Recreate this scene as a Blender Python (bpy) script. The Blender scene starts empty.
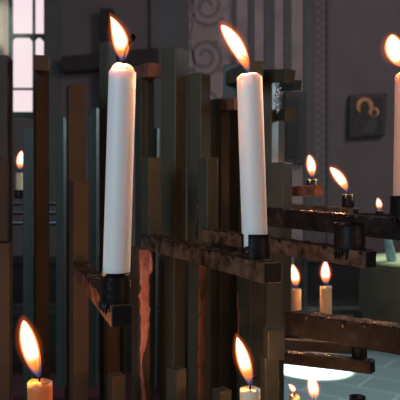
import bpy, bmesh, math, random
from mathutils import Vector, Matrix, noise
random.seed(7)
C = bpy.context.scene.collection
F = 600.0; EYE = 1.4

# ---------------- camera, world, big lights, exposure ----------------
cam = bpy.data.objects.new('camera', bpy.data.cameras.new('camera')); C.objects.link(cam)
cam.location = (0, 0, EYE); cam.rotation_euler = (math.pi/2, 0, 0)
cam.data.sensor_width = 36; cam.data.lens = 54; cam.data.clip_start = 0.02
cam.data.dof.use_dof = True; cam.data.dof.focus_distance = 0.53; cam.data.dof.aperture_fstop = 22
bpy.context.scene.camera = cam
w = bpy.data.worlds.new('world'); bpy.context.scene.world = w; w.use_nodes = True
w.node_tree.nodes['Background'].inputs[0].default_value = (0.55, 0.62, 0.72, 1)
w.node_tree.nodes['Background'].inputs[1].default_value = 0.13
vs = bpy.context.scene.view_settings
vs.view_transform = 'Standard'; vs.look = 'None'; vs.gamma = 1; vs.exposure = 0.0; vs.use_curve_mapping = False

def area(name, loc, target, size, energy, color, sy=None):
    l = bpy.data.lights.new(name, 'AREA'); l.energy = energy; l.color = color
    l.shape = 'RECTANGLE'; l.size = size; l.size_y = sy or size
    o = bpy.data.objects.new(name, l); C.objects.link(o); o.location = loc
    o.rotation_euler = (Vector(target)-Vector(loc)).to_track_quat('-Z', 'Y').to_euler(); return o
def spot(name, loc, target, energy, color, cone, blend=0.2, rad=0.01):
    l = bpy.data.lights.new(name, 'SPOT'); l.energy = energy; l.color = color
    l.spot_size = math.radians(cone); l.spot_blend = blend; l.shadow_soft_size = rad
    o = bpy.data.objects.new(name, l); C.objects.link(o); o.location = loc
    o.rotation_euler = (Vector(target)-Vector(loc)).to_track_quat('-Z', 'Y').to_euler(); return o
area('nave_window_light', (-1.3, -1.2, 2.2), (0, 0.6, 1.35), 0.9, 25, (0.66, 0.85, 1.0), 1.4)  # added cool fill from the front left, no window behind it
area('aisle_window_light', (2.3, 3.4, 2.5), (0.0, 0.8, 1.35), 0.6, 42, (0.72, 0.92, 1.0), 1.2)  # added rim light for bar edges from behind right, source unseen
area('choir_light', (2.2, 2.2, 3.6), (0.5, 6.0, 2.4), 1.0, 28, (1.0, 0.88, 0.86), 1.0)  # added light to brighten the ornamented wall, source unseen
spot('sun_shaft_floor', (2.9, 3.4, 4.6), (0.93, 4.98, 0.0), 16000, (0.95, 1.0, 0.92), 7.0, 0.35, 0.02)
area('neighbouring_candle_rack_light', (1.0, -0.1, 1.35), (0, 0.85, 1.35), 0.5, 1.6, (1.0, 0.45, 0.18))  # added warm fill for the bars' right faces, no rack of candles there
spot('window_light_on_floor', (2.9, 3.0, 4.4), (1.1, 4.6, 0.0), 700, (0.72, 0.95, 1.0), 34, 0.8, 0.3)  # added cool light to lift the floor tone, no window behind it
spot('sun_shaft_bowl', (2.2, 3.0, 3.6), (0.80, 2.03, 1.19), 200, (0.95, 1.0, 0.72), 9, 0.3, 0.02)

# ---------------- helpers ----------------
def P(px, py, Y): return Vector(((px-200)/F*Y, Y, EYE-(py-200)/F*Y))

def obj(name, bm, mat, parent=None, smooth=False):
    if parent is not None:
        bmesh.ops.translate(bm, verts=bm.verts, vec=-origin_of(parent))
    me = bpy.data.meshes.new(name); bm.normal_update(); bm.to_mesh(me); bm.free()
    me.materials.append(mat)
    if smooth:
        for p in me.polygons: p.use_smooth = True
    o = bpy.data.objects.new(name, me); C.objects.link(o)
    if parent is not None: o.parent = parent
    return o
def origin_of(o):
    v = Vector(o.location)
    while o.parent: o = o.parent; v += Vector(o.location)
    return v
def thing(name, label, cat, loc, group=None):
    o = bpy.data.objects.new(name, None); C.objects.link(o); o.location = loc
    o.empty_display_size = 0.02
    o['label'] = label; o['category'] = cat
    if group: o['group'] = group
    return o
def tag(o, label, cat, group=None):
    o['label'] = label; o['category'] = cat
    if group: o['group'] = group
    return o
def struct(name, bm, mat, parent=None, **k):
    o = obj(name, bm, mat, parent, **k)
    if parent is None: o['kind'] = 'structure'
    return o
def hexa(bm, pts):
    """pts: 4 bottom corners then 4 top corners"""
    v = [bm.verts.new(p) for p in pts]
    for f in ((3,2,1,0),(4,5,6,7),(0,1,5,4),(1,2,6,5),(2,3,7,6),(3,0,4,7)): bm.faces.new([v[i] for i in f])
    return v
def box(bm, x0, x1, y0, y1, z0, z1):
    return hexa(bm, [(x0,y0,z0),(x1,y0,z0),(x1,y1,z0),(x0,y1,z0),(x0,y0,z1),(x1,y0,z1),(x1,y1,z1),(x0,y1,z1)])
def bevel(bm, w, seg=2):
    bmesh.ops.recalc_face_normals(bm, faces=bm.faces)
    bmesh.ops.bevel(bm, geom=list(bm.edges), offset=w, segments=seg, affect='EDGES', profile=0.5)
def tube(bm, pts, rads, n=10, caps=True):
    rings = []
    for i, p in enumerate(pts):
        p = Vector(p)
        a = Vector(pts[max(0, i-1)]); b = Vector(pts[min(len(pts)-1, i+1)])
        d = (b-a).normalized()
        u = d.cross(Vector((0, 1, 0)));
        if u.length < 1e-3: u = d.cross(Vector((1, 0, 0)))
        u.normalize(); v = d.cross(u)
        rings.append([bm.verts.new(p+(u*math.cos(2*math.pi*k/n)+v*math.sin(2*math.pi*k/n))*rads[i]) for k in range(n)])
    for a, b in zip(rings, rings[1:]):
        for k in range(n): bm.faces.new((a[k], a[(k+1) % n], b[(k+1) % n], b[k]))
    if caps: bm.faces.new(rings[0][::-1]); bm.faces.new(rings[-1])
    return rings

# ---------------- materials ----------------
def newmat(name):
    m = bpy.data.materials.new(name); m.use_nodes = True
    return m, m.node_tree.nodes, m.node_tree.links, m.node_tree.nodes['Principled BSDF']
def simple(name, col, rough=0.6, metal=0, scale=20, var=0.25, bump=0.0, bscale=60, spec=0.5):
    m, N, L, b = newmat(name)
    t = N.new('ShaderNodeTexCoord'); n = N.new('ShaderNodeTexNoise'); n.inputs['Scale'].default_value = scale
    n.inputs['Detail'].default_value = 6
    L.new(t.outputs['Object'], n.inputs['Vector'])
    r = N.new('ShaderNodeValToRGB'); L.new(n.outputs['Fac'], r.inputs[0])
    r.color_ramp.elements[0].position = 0.3; r.color_ramp.elements[1].position = 0.7
    r.color_ramp.elements[0].color = (*[c*(1-var) for c in col], 1); r.color_ramp.elements[1].color = (*[c*(1+var) for c in col], 1)
    L.new(r.outputs[0], b.inputs['Base Color'])
    b.inputs['Roughness'].default_value = rough; b.inputs['Metallic'].default_value = metal
    b.inputs['Specular IOR Level'].default_value = spec
    if bump:
        n2 = N.new('ShaderNodeTexNoise'); n2.inputs['Scale'].default_value = bscale; L.new(t.outputs['Object'], n2.inputs['Vector'])
        bp = N.new('ShaderNodeBump'); bp.inputs['Strength'].default_value = bump; bp.inputs['Distance'].default_value = 0.002
        L.new(n2.outputs['Fac'], bp.inputs['Height']); L.new(bp.outputs[0], b.inputs['Normal'])
    return m
def metal(name, c1, c2, c3, rough, lo, hi, scale, bump, k=0.62, spec=0.3):
    c1, c2, c3 = [tuple(x*k for x in c) for c in (c1, c2, c3)]
    m, N, L, b = newmat(name)
    t = N.new('ShaderNodeTexCoord'); n = N.new('ShaderNodeTexNoise'); n.inputs['Scale'].default_value = scale
    n.inputs['Detail'].default_value = 8; n.inputs['Roughness'].default_value = 0.65
    L.new(t.outputs['Object'], n.inputs['Vector'])
    r = N.new('ShaderNodeValToRGB'); L.new(n.outputs['Fac'], r.inputs[0])
    r.color_ramp.elements[0].position = lo; r.color_ramp.elements[0].color = (*c1, 1)
    r.color_ramp.elements[1].position = hi; r.color_ramp.elements[1].color = (*c3, 1)
    e = r.color_ramp.elements.new((lo+hi)/2); e.color = (*c2, 1)
    L.new(r.outputs[0], b.inputs['Base Color'])
    n2 = N.new('ShaderNodeTexNoise'); n2.inputs['Scale'].default_value = scale*4; n2.inputs['Detail'].default_value = 5
    L.new(t.outputs['Object'], n2.inputs['Vector'])
    rr = N.new('ShaderNodeMapRange'); rr.inputs[3].default_value = rough-0.12; rr.inputs[4].default_value = rough+0.15
    L.new(n2.outputs['Fac'], rr.inputs[0]); L.new(rr.outputs[0], b.inputs['Roughness'])
    bp = N.new('ShaderNodeBump'); bp.inputs['Strength'].default_value = bump; bp.inputs['Distance'].default_value = 0.0015
    L.new(n2.outputs['Fac'], bp.inputs['Height']); L.new(bp.outputs[0], b.inputs['Normal'])
    b.inputs['Metallic'].default_value = 0.1 if spec > .2 else 0.0; b.inputs['Specular IOR Level'].default_value = spec
    return m
M = {}
M['bar'] = metal('painted_steel', (0.060, 0.063, 0.047), (0.070, 0.073, 0.054), (0.092, 0.083, 0.06), 0.5, 0.35, 0.7, 22, 0.15)
M['bar_dark'] = metal('dark_steel', (0.045, 0.032, 0.028), (0.055, 0.038, 0.032), (0.07, 0.045, 0.036), 0.5, 0.35, 0.7, 22, 0.15)
M['bar_brown'] = metal('brown_steel', (0.07, 0.045, 0.028), (0.085, 0.054, 0.033), (0.105, 0.065, 0.038), 0.55, 0.35, 0.7, 22, 0.15)
M['bar_green'] = metal('green_steel', (0.042, 0.06, 0.052), (0.05, 0.068, 0.058), (0.06, 0.08, 0.066), 0.42, 0.35, 0.7, 22, 0.1)
M['arm'] = metal('stained_steel', (0.02, 0.014, 0.013), (0.11, 0.075, 0.05), (0.20, 0.125, 0.09), 0.4, 0.36, 0.66, 70, 0.6)
M['armdark'] = metal('sooty_steel', (0.010, 0.008, 0.009), (0.026, 0.020, 0.018), (0.075, 0.05, 0.04), 0.55, 0.36, 0.72, 60, 0.6, k=.5, spec=.12)
M['copper'] = metal('rusty_steel', (0.13, 0.05, 0.03), (0.26, 0.10, 0.06), (0.36, 0.16, 0.11), 0.45, 0.35, 0.7, 60, 0.4, k=.8)  # copper-brown tone for a few short arms
M['rust'] = metal('rusty_arm_steel', (0.05, 0.025, 0.018), (0.17, 0.08, 0.05), (0.28, 0.13, 0.09), 0.45, 0.36, 0.66, 60, 0.5, k=.62)  # orange flame light on the left arm put into this steel colour
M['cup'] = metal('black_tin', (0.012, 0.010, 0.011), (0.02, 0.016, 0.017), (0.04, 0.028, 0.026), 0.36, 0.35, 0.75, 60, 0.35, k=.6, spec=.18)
M['crust'] = metal('dirty_wax', (0.012, 0.010, 0.010), (0.04, 0.028, 0.025), (0.16, 0.12, 0.115), 0.24, 0.40, 0.78, 90, 0.5)
M['pinkwax'] = metal('pink_wax', (0.34, 0.12, 0.09), (0.48, 0.20, 0.16), (0.55, 0.27, 0.22), 0.4, 0.35, 0.7, 60, 0.4, k=1)
M['soot'] = simple('charred_wick', (0.004, 0.003, 0.003), 0.95, spec=0.05)
def wax(name, col, radius):
    m, N, L, b = newmat(name)
    t = N.new('ShaderNodeTexCoord'); n = N.new('ShaderNodeTexNoise'); n.inputs['Scale'].default_value = 40
    L.new(t.outputs['Object'], n.inputs['Vector'])
    bp = N.new('ShaderNodeBump'); bp.inputs['Strength'].default_value = 0.05; bp.inputs['Distance'].default_value = 0.001
    L.new(n.outputs['Fac'], bp.inputs['Height']); L.new(bp.outputs[0], b.inputs['Normal'])
    b.inputs['Base Color'].default_value = (*col, 1)
    b.inputs['Subsurface Weight'].default_value = 0.9
    b.inputs['Subsurface Radius'].default_value = (1.0, 0.62, 0.42)
    b.inputs['Subsurface Scale'].default_value = radius
    b.inputs['Roughness'].default_value = 0.45
    return m
M['waxorange'] = wax('orange_wax', (0.88, 0.25, 0.07), 0.02)  # orange glow from the flame put into the wax colour
M['waxpink'] = wax('pinkish_wax', (0.72, 0.46, 0.38), 0.015)
M['wax'] = wax('white_wax', (0.90, 0.87, 0.85), 0.007)
M['waxwarm'] = wax('cream_wax', (0.90, 0.70, 0.50), 0.022)
def flame_mat():
    m = bpy.data.materials.new('flame'); m.use_nodes = True; N = m.node_tree.nodes; L = m.node_tree.links; N.clear()
    out = N.new('ShaderNodeOutputMaterial'); add = N.new('ShaderNodeAddShader'); em = N.new('ShaderNodeEmission'); tr = N.new('ShaderNodeBsdfTransparent')
    at = N.new('ShaderNodeAttribute'); at.attribute_name = 'flame_t'
    lw = N.new('ShaderNodeLayerWeight'); lw.inputs[0].default_value = 0.5
    rc = N.new('ShaderNodeValToRGB'); L.new(at.outputs['Fac'], rc.inputs[0]); cr = rc.color_ramp
    cr.elements[0].position = 0.0; cr.elements[0].color = (0.01, 0.02, 0.08, 1)
    cr.elements[1].position = 1.0; cr.elements[1].color = (1.6, 0.95, 0.72, 1)
    for p, c in ((0.08, (0.03, 0.035, 0.09, 1)), (0.16, (0.45, 0.11, 0.015, 1)), (0.27, (0.8, 0.24, 0.03, 1)), (0.40, (1.6, 0.95, 0.72, 1))):
        e = cr.elements.new(p); e.color = c
    re = N.new('ShaderNodeValToRGB'); L.new(at.outputs['Fac'], re.inputs[0]); ce = re.color_ramp
    ce.elements[0].position = 0; ce.elements[0].color = (0.005, 0.01, 0.06, 1)
    ce.elements[1].position = 1; ce.elements[1].color = (0.9, 0.16, 0.015, 1)
    for p, c in ((0.16, (0.03, 0.03, 0.09, 1)), (0.33, (0.8, 0.15, 0.015, 1))):
        e = ce.elements.new(p); e.color = c
    rf = N.new('ShaderNodeMapRange'); L.new(lw.outputs['Facing'], rf.inputs[0]); rf.inputs[1].default_value = 0.18; rf.inputs[2].default_value = 0.62
    rf.interpolation_type = 'SMOOTHSTEP'
    mx = N.new('ShaderNodeMix'); mx.data_type = 'RGBA'; L.new(rf.outputs[0], mx.inputs[0]); L.new(rc.outputs[0], mx.inputs[6]); L.new(re.outputs[0], mx.inputs[7])
    L.new(mx.outputs[2], em.inputs[0]); em.inputs[1].default_value = 1.0
    L.new(em.outputs[0], add.inputs[0]); L.new(tr.outputs[0], add.inputs[1]); L.new(add.outputs[0], out.inputs[0])
    m.cycles.emission_sampling = 'NONE'
    return m
M['flame'] = flame_mat()
def glow_shell_mat():  # glow round the flame drawn as a faint emissive shell
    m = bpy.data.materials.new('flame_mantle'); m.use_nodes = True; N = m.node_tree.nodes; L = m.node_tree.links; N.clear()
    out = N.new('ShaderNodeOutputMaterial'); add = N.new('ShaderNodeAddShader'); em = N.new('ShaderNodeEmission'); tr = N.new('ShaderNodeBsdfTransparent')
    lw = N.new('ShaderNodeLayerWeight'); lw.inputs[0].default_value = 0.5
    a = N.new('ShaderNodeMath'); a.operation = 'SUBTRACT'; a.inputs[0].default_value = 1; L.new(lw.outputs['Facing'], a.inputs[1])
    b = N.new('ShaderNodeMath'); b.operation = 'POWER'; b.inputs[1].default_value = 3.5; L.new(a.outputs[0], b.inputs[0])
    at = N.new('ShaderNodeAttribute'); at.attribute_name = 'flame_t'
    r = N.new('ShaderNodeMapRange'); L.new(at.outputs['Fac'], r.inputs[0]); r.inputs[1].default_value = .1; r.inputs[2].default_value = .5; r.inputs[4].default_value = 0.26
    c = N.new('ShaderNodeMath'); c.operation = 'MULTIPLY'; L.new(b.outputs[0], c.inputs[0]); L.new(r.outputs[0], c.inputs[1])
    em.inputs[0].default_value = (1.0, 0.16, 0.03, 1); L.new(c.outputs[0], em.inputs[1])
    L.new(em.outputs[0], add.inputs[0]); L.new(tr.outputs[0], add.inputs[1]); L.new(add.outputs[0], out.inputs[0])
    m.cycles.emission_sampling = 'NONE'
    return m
M['mantle'] = glow_shell_mat()
M['wall'] = simple('mauve_plaster', (0.20, 0.158, 0.162), 0.9, scale=3, var=0.1)
M['wallpink'] = simple('pink_painted_plaster', (0.43, 0.32, 0.32), 0.9, scale=6, var=0.14)
M['wallgrey'] = simple('grey_painted_plaster', (0.155, 0.145, 0.15), 0.9, scale=5, var=0.1)
M['ornament'] = simple('grey_brown_paint', (0.27, 0.205, 0.21), 0.9, scale=6, var=0.1)
M['jamb'] = simple('cream_plaster', (0.62, 0.58, 0.48), 0.85, scale=4, var=0.15)
M['muntin'] = simple('green_lead', (0.10, 0.16, 0.14), 0.5)
M['wood'] = simple('dark_wood', (0.035, 0.024, 0.022), 0.6, scale=12, var=0.3)
M['pewwood'] = simple('pew_wood', (0.022, 0.018, 0.018), 0.35, scale=12, var=0.3)
M['red'] = simple('red_cloth', (0.06, 0.014, 0.02), 0.9)
M['iconbg'] = simple('icon_dark_paint', (0.028, 0.026, 0.026), 0.6, scale=10)
M['iconframe'] = simple('icon_frame_wood', (0.06, 0.052, 0.056), 0.6)
M['icongold'] = simple('gold_leaf', (0.62, 0.26, 0.10), 0.5, metal=0.1, scale=20)
M['iconfig'] = simple('icon_brown_paint', (0.055, 0.045, 0.042), 0.7)
M['iconfig2'] = simple('icon_grey_paint', (0.075, 0.075, 0.08), 0.7)
M['stone'] = simple('dark_green_stone', (0.19, 0.19, 0.135), 0.6, scale=8, var=0.3, bump=0.3, bscale=30)
M['cloth'] = simple('pale_green_cloth', (0.55, 0.62, 0.36), 0.5, scale=10, var=0.2)
M['blueglass'] = simple('pale_blue_glaze', (0.30, 0.55, 0.62), 0.25)
M['steel'] = simple('bright_tray_steel', (0.45, 0.52, 0.62), 0.25, metal=0.9)
def glow_window():
    m, N, L, b = newmat('daylit_glass')
    t = N.new('ShaderNodeTexCoord'); n = N.new('ShaderNodeTexNoise'); n.inputs['Scale'].default_value = 3
    L.new(t.outputs['Object'], n.inputs['Vector'])
    r = N.new('ShaderNodeValToRGB'); L.new(n.outputs['Fac'], r.inputs[0])
    r.color_ramp.elements[0].color = (0.82, 0.66, 0.70, 1); r.color_ramp.elements[1].color = (0.88, 0.72, 0.76, 1)
    L.new(r.outputs[0], b.inputs['Emission Color']); b.inputs['Emission Strength'].default_value = 1.12
    b.inputs['Base Color'].default_value = (0.05, 0.05, 0.05, 1); b.inputs['Roughness'].default_value = 0.3
    return m
M['pane'] = glow_window()
def floor_mat():
    m, N, L, b = newmat('stone_slabs')
    t = N.new('ShaderNodeTexCoord'); mp = N.new('ShaderNodeMapping'); mp.inputs['Rotation'].default_value = (0, 0, 0.6)
    L.new(t.outputs['Object'], mp.inputs[0])
    br = N.new('ShaderNodeTexBrick'); L.new(mp.outputs[0], br.inputs['Vector']); br.inputs['Scale'].default_value = 0.8
    br.inputs['Color1'].default_value = (0.17, 0.215, 0.21, 1); br.inputs['Color2'].default_value = (0.19, 0.235, 0.23, 1)
    br.inputs['Mortar'].default_value = (0.30, 0.36, 0.35, 1); br.inputs['Mortar Size'].default_value = 0.008
    L.new(br.outputs['Color'], b.inputs['Base Color']); b.inputs['Roughness'].default_value = 0.32
    return m
M['floor'] = floor_mat()

# ---------------- room ----------------
WY = 6.0
def wx(px): return (px-200)/F*WY
def wz(py): return EYE-(py-200)/F*WY
bm = bmesh.new(); box(bm, -3.2, 3.2, -1.2, 6.6, -0.1, 0.0); struct('floor', bm, M['floor'])
# back wall with window opening
wxl, wxr, wzb, wzt = wx(-8), wx(45.5), wz(119), wz(-60)
bm = bmesh.new()
box(bm, wxr, 3.2, WY, WY+0.6, 0, 4.6); box(bm, -3.2, wxl, WY, WY+0.6, 0, 4.6)
box(bm, wxl, wxr, WY, WY+0.6, 0, wzb); box(bm, wxl, wxr, WY, WY+0.6, wzt, 4.6)
struct('wall_back', bm, M['wall'])
bm = bmesh.new(); box(bm, -3.3, -3.2, -1.2, 6.6, 0, 4.6); struct('wall_left', bm, M['wall'])
bm = bmesh.new(); box(bm, 3.2, 3.3, 1.0, 6.6, 0, 4.6); struct('wall_right', bm, M['wall'])
# painted strips and mouldings on the back wall
def strip(px0, px1, mat, n, d=0.02, py0=-80, py1=330):
    bm = bmesh.new(); box(bm, wx(px0), wx(px1), WY-d, WY+0.005, wz(py1), wz(py0)); bevel(bm, 0.004, 1); struct('trim_%d' % n, bm, mat)
strip(46, 60, M['wallgrey'], 1, 0.03)
strip(151, 188, M['wallgrey'], 2, 0.06)
strip(188.2, 248, M['wallpink'], 3, 0.02)
k = 4
for a, b_, mm in ((248, 254, 'wallgrey'), (254, 264, 'wallpink'), (264, 274, 'wallgrey'), (274, 283.5, 'wallpink'), (283.5, 291, 'wallgrey'),
                  (291, 303, 'wallpink'), (303, 313, 'wallgrey'), (313, 326, 'wall'), (326, 329, 'wallgrey')):
    strip(a+0.1, b_-0.1, M[mm], k, {'wallgrey': 0.035, 'wallpink': 0.02, 'wall': 0.012}[mm]); k += 1
strip(232, 236.5, M['wallgrey'], k, 0.03); k += 1
# spiral scroll work
def ribbon(bm, pts, wd, y):
    prev = None
    for i, p in enumerate(pts):
        a = pts[max(0, i-1)]; b = pts[min(len(pts)-1, i+1)]
        dx, dz = b[0]-a[0], b[1]-a[1]; l = math.hypot(dx, dz) or 1
        nx, nz = -dz/l*wd/2, dx/l*wd/2
        c = [bm.verts.new((p[0]+nx, y, p[1]+nz)), bm.verts.new((p[0]-nx, y, p[1]-nz)),
             bm.verts.new((p[0]-nx, y+0.01, p[1]-nz)), bm.verts.new((p[0]+nx, y+0.01, p[1]+nz))]
        if prev:
            for q in range(4): bm.faces.new((prev[q], prev[(q+1) % 4], c[(q+1) % 4], c[q]))
        prev = c
bm = bmesh.new()
for i, (cx, cy, hand) in enumerate(((207, 7, 1), (205, 57, -1), (207, 107, 1), (205, -43, -1))):
    pts = []
    for j in range(56):
        a = j/55*2*math.pi*1.9; r = 19*(1-j/55*0.8)
        pts.append((wx(cx+hand*r*math.cos(a+0.6)), wz(cy+r*1.05*math.sin(a+0.6))))
    ribbon(bm, pts, 0.035, WY-0.027)
    for q in range(4):
        a = 0.9+q*1.6
        p0 = (cx+hand*19*math.cos(a), cy+19*math.sin(a))
        ribbon(bm, [(wx(p0[0]+t*4*math.cos(a*2)), wz(p0[1]+t*4)) for t in (0, .5, 1)], 0.05, WY-0.028)
for cx in (192.5, 229):
    ribbon(bm, [(wx(cx+2.0*math.sin(y*0.12)), wz(y)) for y in range(-70, 160, 4)], 0.014, WY-0.027)
struct('trim_%d' % k, bm, M['ornament']); k += 1
bm = bmesh.new()
for j in range(34):
    for cx in (317.5, 322.5):
        y = -60+j*8+(4 if cx > 320 else 0)
        ribbon(bm, [(wx(cx-1.6), wz(y)), (wx(cx), wz(y)), (wx(cx+1.6), wz(y))], 0.032, WY-0.018)
struct('trim_%d' % k, bm, M['ornament']); k += 1
# window
win = bpy.data.objects.new('window_1', None); C.objects.link(win); win.location = (wxl, WY, wzb); win['kind'] = 'structure'
bm = bmesh.new(); box(bm, wxl, wxr, WY+0.30, WY+0.31, wzb, wzt); obj('glass_pane', bm, M['pane'], win)
sc = (WY+0.27)/WY
def wx2(px): return wx(px)*sc
def wz2(py): return EYE+(wz(py)-EYE)*sc
bm = bmesh.new()
for px0, px1 in ((8.5, 12.5), (33, 35), (44.3, 48)): box(bm, wx2(px0), wx2(px1), WY+0.25, WY+0.295, wzb, wzt)
for py0, py1 in ((34, 37.5), (88, 90), (112, 119), (-22, -18)): box(bm, wx2(9), wx2(46), WY+0.255, WY+0.292, wz2(py1), wz2(py0))
for (a, b_) in ((12.5, 33), (35, 44)):     # small rounded corner gussets of the leading
    for cx, sgn in ((a, 1), (b_, -1)):
        v = [bm.verts.new((wx2(cx), WY+0.26, wz2(37.5))), bm.verts.new((wx2(cx+sgn*4), WY+0.26, wz2(37.5))), bm.verts.new((wx2(cx), WY+0.26, wz2(42)))]
        bm.faces.new(v)
obj('window_frame', bm, M['muntin'], win)
bm = bmesh.new(); hexa(bm, [(wxl, WY+0.0, wzb), (wx(3), WY+0.0, wzb), (wx2(9), WY+0.29, wzb), (wxl, WY+0.29, wzb),
                            (wxl, WY+0.0, wzt), (wx(3), WY+0.0, wzt), (wx2(9), WY+0.29, wzt), (wxl, WY+0.29, wzt)])
obj('window_jamb', bm, M['jamb'], win)
spot('sun_on_jamb', (-0.6, 4.2, 3.1), (wx(4), WY+0.1, wz(25)), 160, (1.0, 0.97, 0.85), 14, 0.6, 0.05)

# ---------------- things on the wall ----------------
CY = 5.86
def cp(px, py, y=CY): return P(px, py, y)
t = thing('wall_cross', 'large dark wooden cross hanging on the mauve wall behind the white candle', 'cross', cp(106, 60))
bm = bmesh.new(); a = cp(100, 150); b_ = cp(113, 8); box(bm, a.x, b_.x, CY, CY+0.1, a.z, b_.z); bevel(bm, 0.01)
obj('upright_beam', bm, M['wood'], t)
bm = bmesh.new()
l0, l1, r0, r1 = cp(62, 73), cp(62, 57), cp(158, 64), cp(158, 48)
hexa(bm, [l0+Vector((0,-.03,0)), r0+Vector((0,-.03,0)), r0+Vector((0,.08,0)), l0+Vector((0,.08,0)), l1+Vector((0,-.03,0)), r1+Vector((0,-.03,0)), r1+Vector((0,.08,0)), l1+Vector((0,.08,0))])
bevel(bm, 0.01); obj('cross_beam', bm, M['wood'], t)

IY = 5.93
t = thing('icon_painting', 'small dark painted icon of two haloed figures hanging on the right wall', 'painting', P(367, 116, IY))
def quad_tilt(x0, x1, y0, y1, tilt=1.5):
    return [P(x0, y1+tilt, IY), P(x1, y1-0.5, IY), P(x1, y0-0.5, IY), P(x0, y0+tilt, IY)]
bm = bmesh.new(); fr = [P(348, 138.5, IY), P(384, 136, IY), P(386, 93.5, IY), P(349.5, 95.5, IY)]
hexa(bm, [p+Vector((0, -0.03, 0)) for p in (fr[0], fr[1])]+[p+Vector((0, 0.05, 0)) for p in (fr[1], fr[0])]+[p+Vector((0, -0.03, 0)) for p in (fr[3], fr[2])]+[p+Vector((0, 0.05, 0)) for p in (fr[2], fr[3])])
bevel(bm, 0.008); obj('picture_frame', bm, M['iconframe'], t)
bm = bmesh.new(); q = [P(348.8, 136.6, IY-.035), P(382, 134.5, IY-.035), P(383, 97, IY-.035), P(350, 98, IY-.035)]
hexa(bm, [q[0], q[1], q[1]+Vector((0, .004, 0)), q[0]+Vector((0, .004, 0)), q[3], q[2], q[2]+Vector((0, .004, 0)), q[3]+Vector((0, .004, 0))])
obj('painted_panel', bm, M['iconbg'], t)
def disc(bm, pts, y, th=0.003):
    f = [bm.verts.new((p.x, y, p.z)) for p in pts]; g = [bm.verts.new((p.x, y+th, p.z)) for p in pts]
    bm.faces.new(f[::-1]); bm.faces.new(g)
    n = len(f)
    for i in range(n): bm.faces.new((f[i], f[(i+1) % n], g[(i+1) % n], g[i]))
def ell(cx, cy, rx, ry, y, n=24): return [P(cx+rx*math.cos(2*math.pi*i/n), cy+ry*math.sin(2*math.pi*i/n), y) for i in range(n)]
def poly(pts, y): return [P(a, b, y) for a, b in pts]
y1 = IY-.039
bm = bmesh.new(); disc(bm, poly([(352, 136), (353, 124), (357, 114), (362, 111), (368, 112), (372, 118), (374, 126), (373, 135)], y1), y1); obj('robed_figure', bm, M['iconfig'], t)
bm = bmesh.new(); disc(bm, poly([(362, 131), (367, 124), (371, 117), (375, 116), (377, 122), (376, 131), (370, 134)], y1), y1-.004); obj('child_figure', bm, M['iconfig2'], t)
bm = bmesh.new(); disc(bm, ell(364.8, 105.8, 8.4, 8.4, y1), y1-.003); obj('halo', bm, M['icongold'], t)
bm = bmesh.new(); disc(bm, ell(374.2, 112, 5.0, 4.8, y1), y1-.007); obj('halo', bm, M['icongold'], t)
bm = bmesh.new(); disc(bm, poly([(360, 110), (360.3, 104.5), (363, 101.3), (366.5, 101.5), (369, 105), (369.2, 110), (367, 115), (361, 116)], y1), y1-.011); obj('veiled_head', bm, M['iconfig'], t)
bm = bmesh.new(); disc(bm, ell(374, 113, 2.7, 3.4, y1), y1-.011); obj('child_head', bm, M['iconfig'], t)

t = thing('framed_picture', 'tall narrow black picture in a brown frame beside the striped wall', 'painting', P(294, 160, 5.85))
bm = bmesh.new(); a, b_ = P(284, 164, 5.9), P(305, 92, 5.9); box(bm, a.x, b_.x, 5.86, 5.97, a.z, b_.z); bevel(bm, 0.01); obj('picture_frame', bm, M['iconframe'], t)
bm = bmesh.new(); a, b_ = P(287, 158, 5.85), P(299.5, 98, 5.85); box(bm, a.x, b_.x, 5.845, 5.862, a.z, b_.z); obj('painted_panel', bm, M['iconbg'], t)

# ---------------- furniture behind ----------------
def pew(x0, x1, y, label, h=0.95, cushion=True):
    t = thing('church_pew', label, 'pew', (x0, y, 0), 'dark pews behind the candle stand')
    bm = bmesh.new(); box(bm, x0, x1, y, y+0.03, 0.12, h); bevel(bm, 0.005); obj('backrest', bm, M['pewwood'], t)
    bm = bmesh.new(); box(bm, x0, x1, y-0.42, y, 0.42, 0.45); bevel(bm, 0.005); obj('seat', bm, M['pewwood'], t)
    for x in (x0-0.04, x1):
        bm = bmesh.new(); box(bm, x, x+0.04, y-0.45, y+0.05, 0, h+0.05); bevel(bm, 0.008); obj('end_panel', bm, M['pewwood'], t)
    bm = bmesh.new(); box(bm, x0, x1, y-0.03, y-0.001, h-0.06, h-0.03); bevel(bm, 0.005); obj('top_rail', bm, M['pewwood'], t)
    if cushion:
        bm = bmesh.new(); box(bm, x0+.02, x1-.02, y-0.40, y-0.02, 0.452, 0.52); bevel(bm, 0.02, 3); obj('seat_cushion', bm, M['red'], t)
pew(-1.7, 0.05, 3.1, 'nearest dark wooden pew with red cushion behind the stand', 0.86)
pew(0.95, 3.1, 5.75, 'dark wooden pew against the back wall under the icon, right of the stand', 0.86, False)
pew(-2.1, 0.30, 4.3, 'farther dark wooden pew standing towards the window wall', 1.0)

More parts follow.
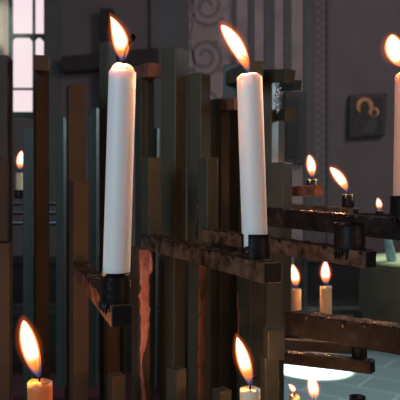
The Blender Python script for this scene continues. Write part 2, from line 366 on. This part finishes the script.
# bowl on pedestal (lathe)
bc = Vector((0.83, 2.06, 0))
t = thing('stone_font', 'dark green round stone font on a pedestal behind the right arms', 'font', bc)
def lathe(bm, prof, c, n=48):
    rings = []
    for r, z in prof: rings.append([bm.verts.new((c[0]+r*math.cos(2*math.pi*i/n), c[1]+r*math.sin(2*math.pi*i/n), z)) for i in range(n)])
    for a, b in zip(rings, rings[1:]):
        for i in range(n): bm.faces.new((a[i], a[(i+1) % n], b[(i+1) % n], b[i]))
    if prof[0][0] > 0: bm.faces.new(rings[0][::-1])
    if prof[-1][0] > 0: bm.faces.new(rings[-1])
bm = bmesh.new(); lathe(bm, [(0.13, 0.90), (0.2, 0.925), (0.255, 0.97), (0.275, 1.03), (0.275, 1.10), (0.268, 1.17), (0.272, 1.185)], bc); obj('bowl', bm, M['stone'], t, True)
bm = bmesh.new(); lathe(bm, [(0.22, 0.0), (0.22, 0.06), (0.16, 0.12), (0.14, 0.3), (0.12, 0.6), (0.13, 0.899)], bc); obj('pedestal', bm, M['stone'], t, True)
bm = bmesh.new(); lathe(bm, [(0.266, 1.1855), (0.27, 1.190), (0.262, 1.196)], bc)
ob = obj('altar_cloth', bm, M['cloth']); tag(ob, 'pale green cloth lying on top of the dark stone font', 'cloth')
vb = P(392, 255, 2.0); vz = 1.1962
bm = bmesh.new(); c0 = Vector((vb.x, 2.0, vz)); c1 = c0+Vector((-0.022, 0, 0.11))
tube(bm, [c0, c0.lerp(c1, .1), c0.lerp(c1, .6), c1], [0.016, 0.017, 0.013, 0.015], 20)
ob = obj('slim_vase', bm, M['blueglass'], None, True); tag(ob, 'slim pale blue vase standing on the green cloth of the font', 'vase')

# ---------------- the stand ----------------
stand = thing('candle_stand', 'tall dark iron candle stand of welded square bars crusted with wax', 'candle stand', (0, 0.85, 0))
BOT = 0.03
bm = bmesh.new(); box(bm, -0.42, 0.34, 0.62, 1.24, 0.0, 0.03); bevel(bm, 0.004); obj('base_plate', bm, M['bar'], stand)
def upright(xl, xs, xr, ytop, Y, ybot=None, mat='bar', dx=0, hole=False):
    """square bar: left edge, near corner, right edge as seen; dx shift towards the foot"""
    wl, wr = max(xs-xl, 0.3), max(xr-xs, 0.3)
    s = math.hypot(wl, wr)*Y/F; al = math.atan2(wl, wr); ph = math.atan((xs-200)/F)
    c = Vector(((xs-200)/F*Y, Y, 0))
    r = Vector((math.cos(al-ph), math.sin(al-ph), 0)); l = Vector((-math.sin(al-ph), math.cos(al-ph), 0))
    zt = EYE-(ytop-200)/F*Y
    zb = BOT if ybot is None else EYE-(ybot-200)/F*Y
    sh = Vector((dx/F*Y, 0, 0))
    foot = sh*((zt-zb)/max(0.001, (zt-(EYE-Y/3)))) if ybot is None else sh
    if ybot is None: foot = sh
    bm = bmesh.new()
    base = [c, c+r*s, c+r*s+l*s, c+l*s]
    v = hexa(bm, [p+foot+Vector((0, 0, zb)) for p in base]+[p+Vector((0, 0, zt)) for p in base])
    if hole:
        bm.faces.ensure_lookup_table(); top = max(bm.faces, key=lambda f: f.calc_center_median().z)
    bevel(bm, min(0.0012, s*0.08), 2)
    if hole:
        top = max(bm.faces, key=lambda f: (round(f.normal.z, 2), f.calc_area()))
        bmesh.ops.inset_region(bm, faces=[top], thickness=s*0.33)
        ex = bmesh.ops.extrude_face_region(bm, geom=[top]); vv = [e for e in ex['geom'] if isinstance(e, bmesh.types.BMVert)]
        bmesh.ops.translate(bm, verts=vv, vec=(0, 0, -0.02)); bmesh.ops.delete(bm, geom=[top], context='FACES_ONLY')
    bmesh.ops.recalc_face_normals(bm, faces=bm.faces)
    return obj('upright_bar', bm, M[mat], stand)
def arm(fx, fy, fY, nx, ny, nY, s, mat='arm', crust=True, seed=0, shift=0):
    """horizontal bar, centre of its top edge at the far end and at the near end"""
    a, b = P(fx, fy, fY), P(nx, ny, nY); d = (b-a).normalized(); L = (b-a).length
    side = d.cross(Vector((0, 0, 1))).normalized(); up = side.cross(d).normalized()
    h = side*s/2
    bm = bmesh.new()
    hexa(bm, [a-h-up*s, a+h-up*s, b+h-up*s, b-h-up*s, a-h, a+h, b+h, b-h]); bevel(bm, 0.001, 2)
    ob = obj('arm_bar', bm, M[mat], stand)
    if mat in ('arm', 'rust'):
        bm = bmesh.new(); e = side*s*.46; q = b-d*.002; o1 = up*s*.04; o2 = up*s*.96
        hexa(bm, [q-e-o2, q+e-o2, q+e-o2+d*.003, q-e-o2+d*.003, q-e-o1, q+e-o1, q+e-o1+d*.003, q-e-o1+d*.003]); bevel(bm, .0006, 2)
        obj('end_plug', bm, M['cup'], ob)  # dark slab: shade on the near end face put into its colour
    if crust:
        bm = bmesh.new(); nu = max(12, int(L/0.0022)); cols = []
        prof = [(-0.5, -1), (-0.5, -0.5), (-0.5, 0), (-0.3, 0), (0, 0), (0.3, 0), (0.5, 0), (0.5, -0.5), (0.5, -1)]
        for i in range(nu+1):
            u = i/nu; row = []
            for j, (vx, vz) in enumerate(prof):
                p = a+d*(L*u*0.985)
                n1 = noise.noise(Vector((u*L*90+seed*7.1, j*0.55, seed)))
                n2 = noise.noise(Vector((u*L*260+seed*3.3, j*1.1, seed+5)))
                hh = (n1*0.0011+n2*0.0008-0.0002)*(1 if 0 < u < 1 else -1)
                if vz == 0: q = p+side*(vx*(s+0.0004))+up*(hh+0.0004)
                else:
                    dr = max(0.0, noise.noise(Vector((u*L*110+seed*2, seed+9, (1 if vx > 0 else 7)))))*s*0.9+0.0003
                    q = p+side*(vx*(s+(0.0009 if vz == -0.5 else -0.002)))+up*(vz*dr)
                row.append(bm.verts.new(q))
            cols.append(row)
        for r0, r1 in zip(cols, cols[1:]):
            for j in range(len(prof)-1): bm.faces.new((r0[j], r0[j+1], r1[j+1], r1[j]))
        obj('wax_crust', bm, M['crust'], ob, True)
    return ob
def cup(px, pytop, Y, r, h, slit=None, mat='cup', drips=True, lean=(0, 0)):
    """open tin socket with wall thickness; returns world centre of the inside floor"""
    top = P(px, pytop, Y); n = 40; bm = bmesh.new(); th = 0.0009
    zs = [0, .12, .35, .6, .85, 1]
    def ring(rad, z): return [bm.verts.new((top.x+rad*math.cos(2*math.pi*i/n+.001), top.y+rad*math.sin(2*math.pi*i/n), top.z-h+z*h)) for i in range(n)]
    seq = [ring(r*(1+0.02*math.sin(z*5)), z) for z in zs]+[ring(r*1.04, 1.0), ring((r-th)*1.02, 1.0)]+[ring(r-th, z) for z in (.6, .06)]
    bm.faces.new(seq[0][::-1]); bm.faces.new(seq[-1])
    for k_, (a, b) in enumerate(zip(seq, seq[1:])):
        for i in range(n):
            ang = (360*(i+.5)/n) % 360
            if slit and slit[0] <= ang <= slit[1] and k_ >= 2 and k_ < len(seq)-2: continue
            bm.faces.new((a[i], a[(i+1) % n], b[(i+1) % n], b[i]))
    co = obj('candle_cup', bm, M[mat], stand, True); bm = bmesh.new()
    if drips:
        for k_ in range(9):
            a = math.radians(190+k_*19+random.uniform(-6, 6)); L = random.uniform(.001, .006)
            q = Vector((top.x+r*math.cos(a), top.y+r*math.sin(a), top.z-h))
            tube(bm, [q+Vector((0, 0, .004)), q, q-Vector((0, 0, L)), q-Vector((0, 0, L+.0015))], [.0012, .0018, .0012, .0004], 6)
        obj('wax_drip', bm, M['crust'], co, True)
    else: bm.free()
    return Vector((top.x, top.y, top.z-h+.06*h+0.0002))

# uprights, left to right: (left, corner, right, top, Y, bottom, material, lean)
UP = [
 (-14, 8, 13, 55, .78, None, 'bar_dark', 0), (-14, 7.5, 9, 157, .735, 242, 'bar_dark', 0), (-16, 10, 12.5, 243, .73, None, 'bar_brown', 0),
 (23, 31, 33, 127, 1.10, None, 'bar_green', 0),
 (33.5, 35, 49, 70, .86, None, 'bar_dark', 1),
 (56, 63, 67, 117, 1.05, 388, 'bar_green', 0),
 (66, 69, 85.5, 84, .84, None, 'bar_brown', 1),
 (69, 73.5, 89, 181, .735, None, 'bar_brown', 1),
 (88, 96, 99.5, 107, 1.0, 388, 'bar_green', -1),
 (99, 108, 116, 41, .90, None, 'bar', 1),
 (104, 107, 120, 300, .80, None, 'bar_brown', -1), (107, 112, 126, 377, .70, None, 'bar_brown', 0),
 (118, 123, 127, 280, 1.02, 392, 'bar_green', 0),
 (135, 141, 154.5, 77, .88, None, 'bar', -2),
 (140.5, 148.5, 161.5, 157, .745, 246, 'bar', 0),
 (131, 138.5, 150.5, 247, .76, None, 'bar_brown', 0),
 (151, 157, 160, 128, 1.06, 389, 'bar_green', -3),
 (161, 176, 187.5, 46, .80, None, 'bar', -7),
 (187, 201, 211, 72, .81, None, 'bar', 0),
 (197, 207.5, 218.5, 157, .755, 240, 'bar', 0),
 (210, 222, 230, 98, .90, None, 'bar', -5),
 (228, 240, 251, 98, .94, None, 'bar', -5),
 (223, 245, 251, 63, 1.00, None, 'bar_green', -4),
 (250, 272, 279, 70, .93, None, 'bar', -4),
 (262, 276, 284.5, 118, .98, None, 'bar', 0),
 (267, 284, 293, 162, .77, 337, 'bar', -2),
 (236, 250, 266, 240, .86, None, 'bar', 0),
 (263, 268, 285, 330, .66, 361, 'bar', 0),
 (260, 265, 279.5, 358, .665, None, 'bar', 0),
]
for u in UP: upright(*u)
upright(166, 177, 187, 371, .70, None, 'bar', 0, True)
upright(212, 220, 232, 392, .70, None, 'bar', 0, True)
# cross rails low down that tie the hanging bars in
# arms: far(px,py,Y) near(px,py,Y)
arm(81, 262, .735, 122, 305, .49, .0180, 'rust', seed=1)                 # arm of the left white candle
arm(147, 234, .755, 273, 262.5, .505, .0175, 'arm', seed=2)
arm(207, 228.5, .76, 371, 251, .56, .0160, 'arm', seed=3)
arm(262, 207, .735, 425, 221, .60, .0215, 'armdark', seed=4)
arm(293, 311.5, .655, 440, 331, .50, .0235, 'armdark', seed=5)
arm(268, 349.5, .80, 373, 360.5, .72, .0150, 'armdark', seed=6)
arm(275, 338, .92, 352, 343, .86, .0150, 'bar_brown', seed=7, crust=False)
arm(280, 187, 1.05, 319, 185, .98, .0175, 'copper', seed=8, crust=False)
arm(284, 203, 1.0, 356, 208, .92, .0175, 'arm', seed=9, crust=False)
arm(44, 62, 1.0, 41, 55, .80, .0205, 'bar_brown', crust=False)
arm(128, 70, 1.02, 155, 63, .84, .0195, 'copper', crust=False)
arm(232, 72, 1.02, 256, 61, .86, .0235, 'bar', crust=False)
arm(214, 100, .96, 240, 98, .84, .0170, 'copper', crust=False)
arm(248, 70.5, .96, 291, 69.5, .87, .0190, 'bar', crust=False)
arm(270, 82, 1.10, 298, 80, 1.02, .0170, 'bar_green', crust=False)
arm(270, 109, 1.00, 291, 108.5, .92, .0190, 'bar', crust=False)
arm(276, 314, 1.20, 352, 315, 1.12, .0150, 'armdark', crust=False)
arm(330, 212, 1.35, 400, 214, 1.28, .0160, 'armdark', crust=False)
arm(268, 412, .74, 330, 416, .66, .0160, 'armdark', crust=False)
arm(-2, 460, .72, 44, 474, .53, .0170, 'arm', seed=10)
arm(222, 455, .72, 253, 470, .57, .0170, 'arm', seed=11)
# glossy wax beads running down beside the upper arm
bm = bmesh.new()
for i in range(6):
    p = P(277.5+math.sin(i*1.7)*.8, 84+i*5.2, .87)
    tube(bm, [p+Vector((-.0035, 0, -.002)), p, p+Vector((.003, 0, .003))], [.0012, .0026, .0012], 8)
p0 = P(277.5, 82, .872); tube(bm, [p0, P(276.5, 114, .872)], [.0016, .0012], 8)
obj('wax_beads', bm, M['steel'], stand, True)
# pink run of wax down the brown bar
def run(path, Y, rad, mat, name='wax_drip'):
    bm = bmesh.new(); pts = [P(x, y, Y) for x, y, r in path]; tube(bm, pts, [r*Y/F for x, y, r in path], 10); 
    obj(name, bm, M[mat], stand, True)
def face_patch(xl, xs, xr, Y, rows, mat, seed, name='wax_drip'):
    '''thin crust lying on the right-hand face of a bar; rows = (py, start, end) as fractions of the face'''
    wl, wr = max(xs-xl, .3), max(xr-xs, .3); s = math.hypot(wl, wr)*Y/F; al = math.atan2(wl, wr); ph = math.atan((xs-200)/F)
    c = Vector(((xs-200)/F*Y, Y, 0)); r = Vector((math.cos(al-ph), math.sin(al-ph), 0)); nrm = Vector((r.y, -r.x, 0))
    bm = bmesh.new(); prev = None; N_ = 90; y0, y1 = rows[0][0], rows[-1][0]
    for i in range(N_+1):
        y = y0+(y1-y0)*i/N_
        for (ya, a0, a1), (yb, b0, b1) in zip(rows, rows[1:]):
            if ya <= y <= yb: k_ = (y-ya)/(yb-ya); u0 = a0+(b0-a0)*k_; u1 = a1+(b1-a1)*k_; break
        w0 = u1-u0
        u0 += noise.noise(Vector((y*.13, seed, 0)))*.16*w0+.02; u1 += noise.noise(Vector((y*.13, seed, 9)))*.16*w0
        z = EYE-(y-200)/F*Y; row = []
        for j in range(7):
            v_ = j/6; u = u0+(u1-u0)*v_; h = (-.0005 if j in (0, 6) else .0006+.0012*abs(noise.noise(Vector((y*.09, v_*2.2, seed)))))
            row.append(bm.verts.new(c+r*(s*u)+nrm*h+Vector((0, 0, z))))
        if prev:
            for j in range(6): bm.faces.new((prev[j], row[j], row[j+1], prev[j+1]))
        prev = row
    obj(name, bm, M[mat], stand, True)
face_patch(131, 138.5, 150.5, .76, [(250, 0, 1), (262, .0, 1), (275, .1, .95), (300, .05, .95), (318, .1, .98), (335, .15, .9), (345, .1, .75), (352, .1, .55), (358, .12, .35), (366, .15, .28), (374, .1, .4), (385, .15, .5), (400, .25, .65), (420, .4, .5)], 'pinkwax', 3)
face_patch(187, 201, 211, .81, [(262, -.2, .6), (300, -.25, .5), (350, -.3, .4), (420, -.3, .4)], 'rust', 5, 'rust_patch')  # warm-lit tone of the bar face put into a coloured patch
run([(150, 252, 1.2), (151, 262, 1.8), (150.6, 270, 2.2), (150.3, 274, 1.0)], .760, 0, 'pinkwax')
run([(237.5, 292, .8), (237.5, 305, 1.1), (239, 316, .9), (238.5, 330, 1.0), (238.5, 337, .5)], .840, 0, 'rust')
run([(198.5, 185, .3), (198, 200, .8), (197, 215, .9), (196, 226, 1.5), (196.5, 234, 1.2), (197, 240, .5)], .768, 0, 'crust')

# ---------------- candles ----------------
GRP = 'lit candles on the iron candle stand'
def bez(p0, p1, p2, t): return p0*(1-t)**2+p1*2*t*(1-t)+p2*t*t
def flame(parent, base, tip, Y, wpx, bow=(0, 0), n=26, m=20, yo=0.0, pk=0.95, q=0.75):
    """base/tip in photo px at depth Y; wpx = full width"""
    b, t_ = P(*base, Y), P(*tip, Y); mid = (b+t_)/2+Vector((bow[0]/F*Y, yo, -bow[1]/F*Y))
    def shell(name, mat, par, R, ext):
        bm = bmesh.new(); ts = []; rings = []
        bb = b-(t_-b)*ext*.2; tt = t_+(t_-b)*ext
        for i in range(n+1):
            u = i/n; p = bez(bb, mid, tt, u)
            d = (bez(bb, mid, tt, min(1, u+.02))-bez(bb, mid, tt, max(0, u-.02))).normalized()
            e1 = d.cross(Vector((0, 1, 0))).normalized(); e2 = d.cross(e1)
            r = R*(max(0.0, math.sin(math.pi*min(1, (u*0.97+0.03))**pk))**q) if 0 < u < 1 else 0.0002
            r = max(r, 0.00015)
            rings.append([bm.verts.new(p+(e1*math.cos(2*math.pi*k/m)+e2*math.sin(2*math.pi*k/m))*r) for k in range(m)]); ts += [u]*m
        for a, c in zip(rings, rings[1:]):
            for k in range(m): bm.faces.new((a[k], a[(k+1) % m], c[(k+1) % m], c[k]))
        bm.faces.new(rings[0][::-1]); bm.faces.new(rings[-1])
        o = obj(name, bm, M[mat], par, True)
        at = o.data.attributes.new('flame_t', 'FLOAT', 'POINT')
        for i, v in enumerate(ts): at.data[i].value = v
        return o
    R0 = wpx/2/F*Y
    o = shell('flame', 'flame', parent, R0, 0)
    shell('flame_mantle', 'mantle', o, R0*1.7, .1)
    return o, b, t_
def candle(label, bot, top, Y, wpx, fl, wick, power, dome=0.35, mat='wax', botpos=None, group=GRP, stubby=False, botY=None, spill=False):
    """bot/top: centre px of candle foot and shoulder; fl=(base, tip, width, bow)"""
    pb = P(*bot, botY or Y) if botpos is None else botpos
    pt = P(*top, Y); R = wpx/2/F*Y
    root = thing('candle', label, 'candle', pb, group)
    bm = bmesh.new(); n = 40
    prof = [(0, 0.985), (0.0, 1.0)]
    L = (pt-pb).length; pts = []; rad = []
    for i in range(15): pts.append(pb.lerp(pt, i/14)); rad.append(R)
    d = (pt-pb).normalized()
    if dome > 0:
        for f, h in (((.985, .04), (.93, .10), (.87, .16), (.84, .34), (.76, .58), (.60, .80), (.40, .94), (.2, 1.0)) if dome > .25 else ((.99, .25), (.96, .55), (.88, .8), (.7, .95), (.45, 1), (.2, 1))):
            pts.append(pt+d*(R*dome*2*h)); rad.append(R*f)
    else:
        pts.append(pt+d*R*.04); rad.append(R*.93)
        pts.append(pt-d*R*.10); rad.append(R*.78)
        pts.append(pt-d*R*.16); rad.append(R*.3)
    rings = tube(bm, pts, rad, n)
    # irregular melted rim
    for ri, ring in enumerate(rings[14:], 14):
        for v in ring:
            a = math.atan2(v.co.y-pt.y, v.co.x-pt.x)
            v.co += d*R*.045*math.sin(a*2+len(label)) + d*R*.03*math.sin(a*5+1)
    ob = obj('wax_body', bm, M[mat], root, True)
    if spill:
        bm = bmesh.new()
        for a, ln in ((-1.0, 1.0), (-2.2, .5)):
            q = pt+Vector((math.cos(a)*R, math.sin(a)*R, 0))
            tube(bm, [q+d*.001, q-d*R*.4*ln, q-d*R*1.1*ln, q-d*R*1.5*ln], [R*.14, R*.16, R*.13, R*.04], 8)
        obj('wax_drip', bm, M[mat], root, True)
    bm = bmesh.new(); wp = [P(x, y, Y) for x, y, r in wick]; tube(bm, wp, [r/F*Y for x, y, r in wick], 10)
    obj('wick', bm, M['soot'], root, True)
    o, b, t_ = flame(root, fl[0], fl[1], Y, fl[2], fl[3], pk=fl[4] if len(fl) > 4 else 0.95, q=fl[5] if len(fl) > 5 else 0.75)
    l = bpy.data.lights.new('flame_light', 'POINT'); l.energy = power; l.color = (1.0, 0.42, 0.14); l.shadow_soft_size = 0.004
    lo = bpy.data.objects.new('flame_light', l); C.objects.link(lo); lo.parent = root
    lo.location = b.lerp(t_, .3)-pb+Vector((0, -.0015, 0))
    return root
PW = 0.42
# left white candle
f = cup(115.5, 272, .505, .0131, .0285)
candle('tall white candle with a domed top and drooping charred wick, left of centre', None, (122.5, 73), .505, 27.3,
       ((122.5, 62), (110.5, 16.5), 16, (7, 0), 0.95, 0.8), [(122.5, 66, 1.0), (123, 60, 1.5), (124.5, 52, 1.6), (127, 46, 1.6), (129.5, 41.5, 1.8), (131, 39.5, 3.1), (133, 37, 3.3), (133.5, 34, 1.2)],
       PW*.7, .33, botpos=f)
f = cup(255.5, 234, .54, .0128, .0265, slit=(206, 234))
candle('tall white candle with a flat top, standing on the centre arm', None, (249.5, 78.5), .54, 25.6,
       ((249.5, 74), (221, 25), 14.5, (5, -4), 1.3, 0.6), [(249.5, 80, .9), (249.5, 72, .9), (249, 65, .9), (246.5, 59, .9), (243, 56, .9), (240.5, 54, .8)],
       PW, 0.14, botpos=f)
# right edge candle
f = cup(407, 196, .60, .0165, .022)
candle('pinkish candle cut by the right edge of the photo', None, (409, 78), .60, 27,
       ((409, 68), (392, 34), 19, (-8, 4), 1.35, 0.6), [(409, 82, 1), (409, 72, 1), (409, 66, 1), (407, 60, 1)], PW*1.7, .2, botpos=f, mat='waxpink')
# bottom left
f = cup(40, 455, .545, .0130, .017)
candle('orange-glowing candle at the bottom left corner', None, (40, 382), .545, 24.5,
       ((39.5, 378), (23.5, 320), 17, (-3, -2), 1.1, 0.65), [(39.5, 388, 1), (39.5, 376, 1.1), (38.8, 366, 1.1), (38.5, 358, .9)], PW*1.1, 0.0, botpos=f, mat='waxorange')
f = cup(250, 452, .60, .0125, .017)
candle('cream candle at the bottom edge with a leaning flame, under the centre arm', None, (250, 389), .60, 20.5,
       ((251, 386), (237, 337), 13.5, (-1, -4)), [(249.5, 393, .8), (250.5, 386, .9), (251, 379, 1.2), (254, 376.5, 1.3), (257, 377.5, .8)], PW*.6, 0.0, botpos=f, mat='waxwarm')
# two mid right candles
f = cup(296, 318, 1.17, .0125, .010, drips=False)
candle('left one of two short cream candles behind the lower right arm', None, (296, 289), 1.17, 10.5,
       ((296, 287.5), (292.5, 264.5), 9, (1.5, 0)), [(296, 290, .5), (296, 285, .5), (295.5, 282, .4)], PW*.4, 0.0, botpos=f, mat='waxwarm')
f = cup(326, 319, 1.14, .0130, .010, drips=False)
candle('right one of two short cream candles behind the lower right arm', None, (325.8, 286.5), 1.14, 11.5,
       ((326.3, 285), (325.5, 260.5), 9.5, (-1, 0)), [(326, 288, .5), (326, 282, .6), (327, 279, .5)], PW*.4, 0.0, botpos=f, mat='waxwarm')
# stubs
f = cup(312.3, 180, 1.0, .0098, .0185, drips=False)
candle('burnt-down stub candle in a cup on the short rusty arm', None, (312.3, 179.8), 1.0, 11,  # the short arm just has a copper-brown tone
       ((312, 178), (308.8, 155), 9, (2, 0), 1.15, 0.65), [(312, 181, .5), (312, 176, .5), (311.6, 173, .4)], PW*.18, 0.0, botpos=f, mat='waxwarm', spill=True)
f = cup(348, 195, .93, .0092, .0195, drips=False)
candle('burnt-down stub candle with flame blown far to the left', None, (348, 194.8), .93, 11,
       ((348, 192.5), (330, 167.5), 9.5, (3, -2), 1.2, 0.65), [(348, 196, .5), (348, 190, .6), (347, 187, .4)], PW*.18, 0.0, botpos=f, mat='waxwarm', spill=True)
f = cup(379.5, 211, 1.30, .0085, .010, drips=False)
candle('farthest right stub candle with a tiny flame over the dark arm', None, (379.5, 210.5), 1.30, 6,
       ((379.5, 210), (377.6, 198), 5.6, (1, 0)), [(379.5, 211, .4), (379.5, 207, .5), (379.2, 205, .4)], PW*.2, 0.0, botpos=f, mat='waxwarm')
# bottom right pair
f = cup(294.5, 412, .715, .0095, .012, drips=False)
candle('short candle with a guttering flame in the sunlit bottom right', None, (294.5, 394.5), .715, 10.5,
       ((294, 393.5), (288.5, 384.5), 5, (3, -1)), [(294.5, 396, .5), (294, 391, .6), (293, 388.5, .4)], PW*.2, 0.0, botpos=f, mat='waxwarm')
f = cup(314, 412, .69, .0095, .010, drips=False)
candle('short candle mostly below the bottom edge with a bright flame, sunlit bottom right', None, (314, 402), .69, 10.5,
       ((314, 401), (309.5, 374), 11, (3, 0)), [(314, 403, .6), (314, 396, .7), (315, 392, .5)], PW*.3, 0.0, botpos=f, mat='waxwarm')
# empty cups
cup(349.5, 222.5, .585, .0148, .0285)
cup(359.5, 345, .745, .0092, .0215, drips=False, mat='cup')
cup(357.5, 396.5, .70, .0095, .018, drips=False)
arm(330, 416, .66, 380, 420, .70, .0160, 'armdark', crust=False)

# ---------------- second stand with trays, far left ----------------
s2 = thing('candle_tray_stand', 'dark tiered tray stand with bright steel rims behind the left bars', 'candle stand', (-0.5, 1.75, 0))
old = stand; stand = s2
def tray(px0, px1, py, Y, dep):
    a, b_ = P(px0, py, Y), P(px1, py, Y)
    bm = bmesh.new(); box(bm, a.x, b_.x, Y, Y+dep, a.z-.012, a.z-.004); bevel(bm, .001, 1); obj('tray', bm, M['armdark'], s2)
    bm = bmesh.new(); tube(bm, [(a.x, Y, a.z-.004), (b_.x, Y, a.z-.004)], [.0022, .0022], 8); obj('tray_rim', bm, M['steel'], s2)
    return a.z-.004
z1 = tray(-20, 76, 221, 1.60, .16); z2 = tray(-20, 76, 211, 1.78, .16); z3 = tray(-20, 70, 202, 1.95, .12)
for px, Y in ((-14, 1.66), (70, 1.66), (-14, 1.85), (68, 1.85)):
    p = P(px, 221, Y); bm = bmesh.new(); box(bm, p.x-.008, p.x+.008, Y-.008, Y+.008, 0.0, z1-.008 if Y < 1.7 else z2-.008); obj('leg', bm, M['armdark'], s2)
for px, py, Y in ((62, 208, 1.72), (30, 212, 1.70), (46, 214, 1.70)):
    pass
f = cup(19.5, 190, 1.98, .017, .028, drips=False, mat='cup')
candle('small distant candle burning between the bars at the far left', None, (19.5, 173), 1.98, 7,
       ((20, 170), (21.5, 151), 7.5, (-.5, 0), 1.0, 0.6), [(19.7, 174, .4), (20, 169, .5), (20, 167, .4)], PW*.4, 0.0, botpos=f, mat='waxwarm', group=None)
stand = old
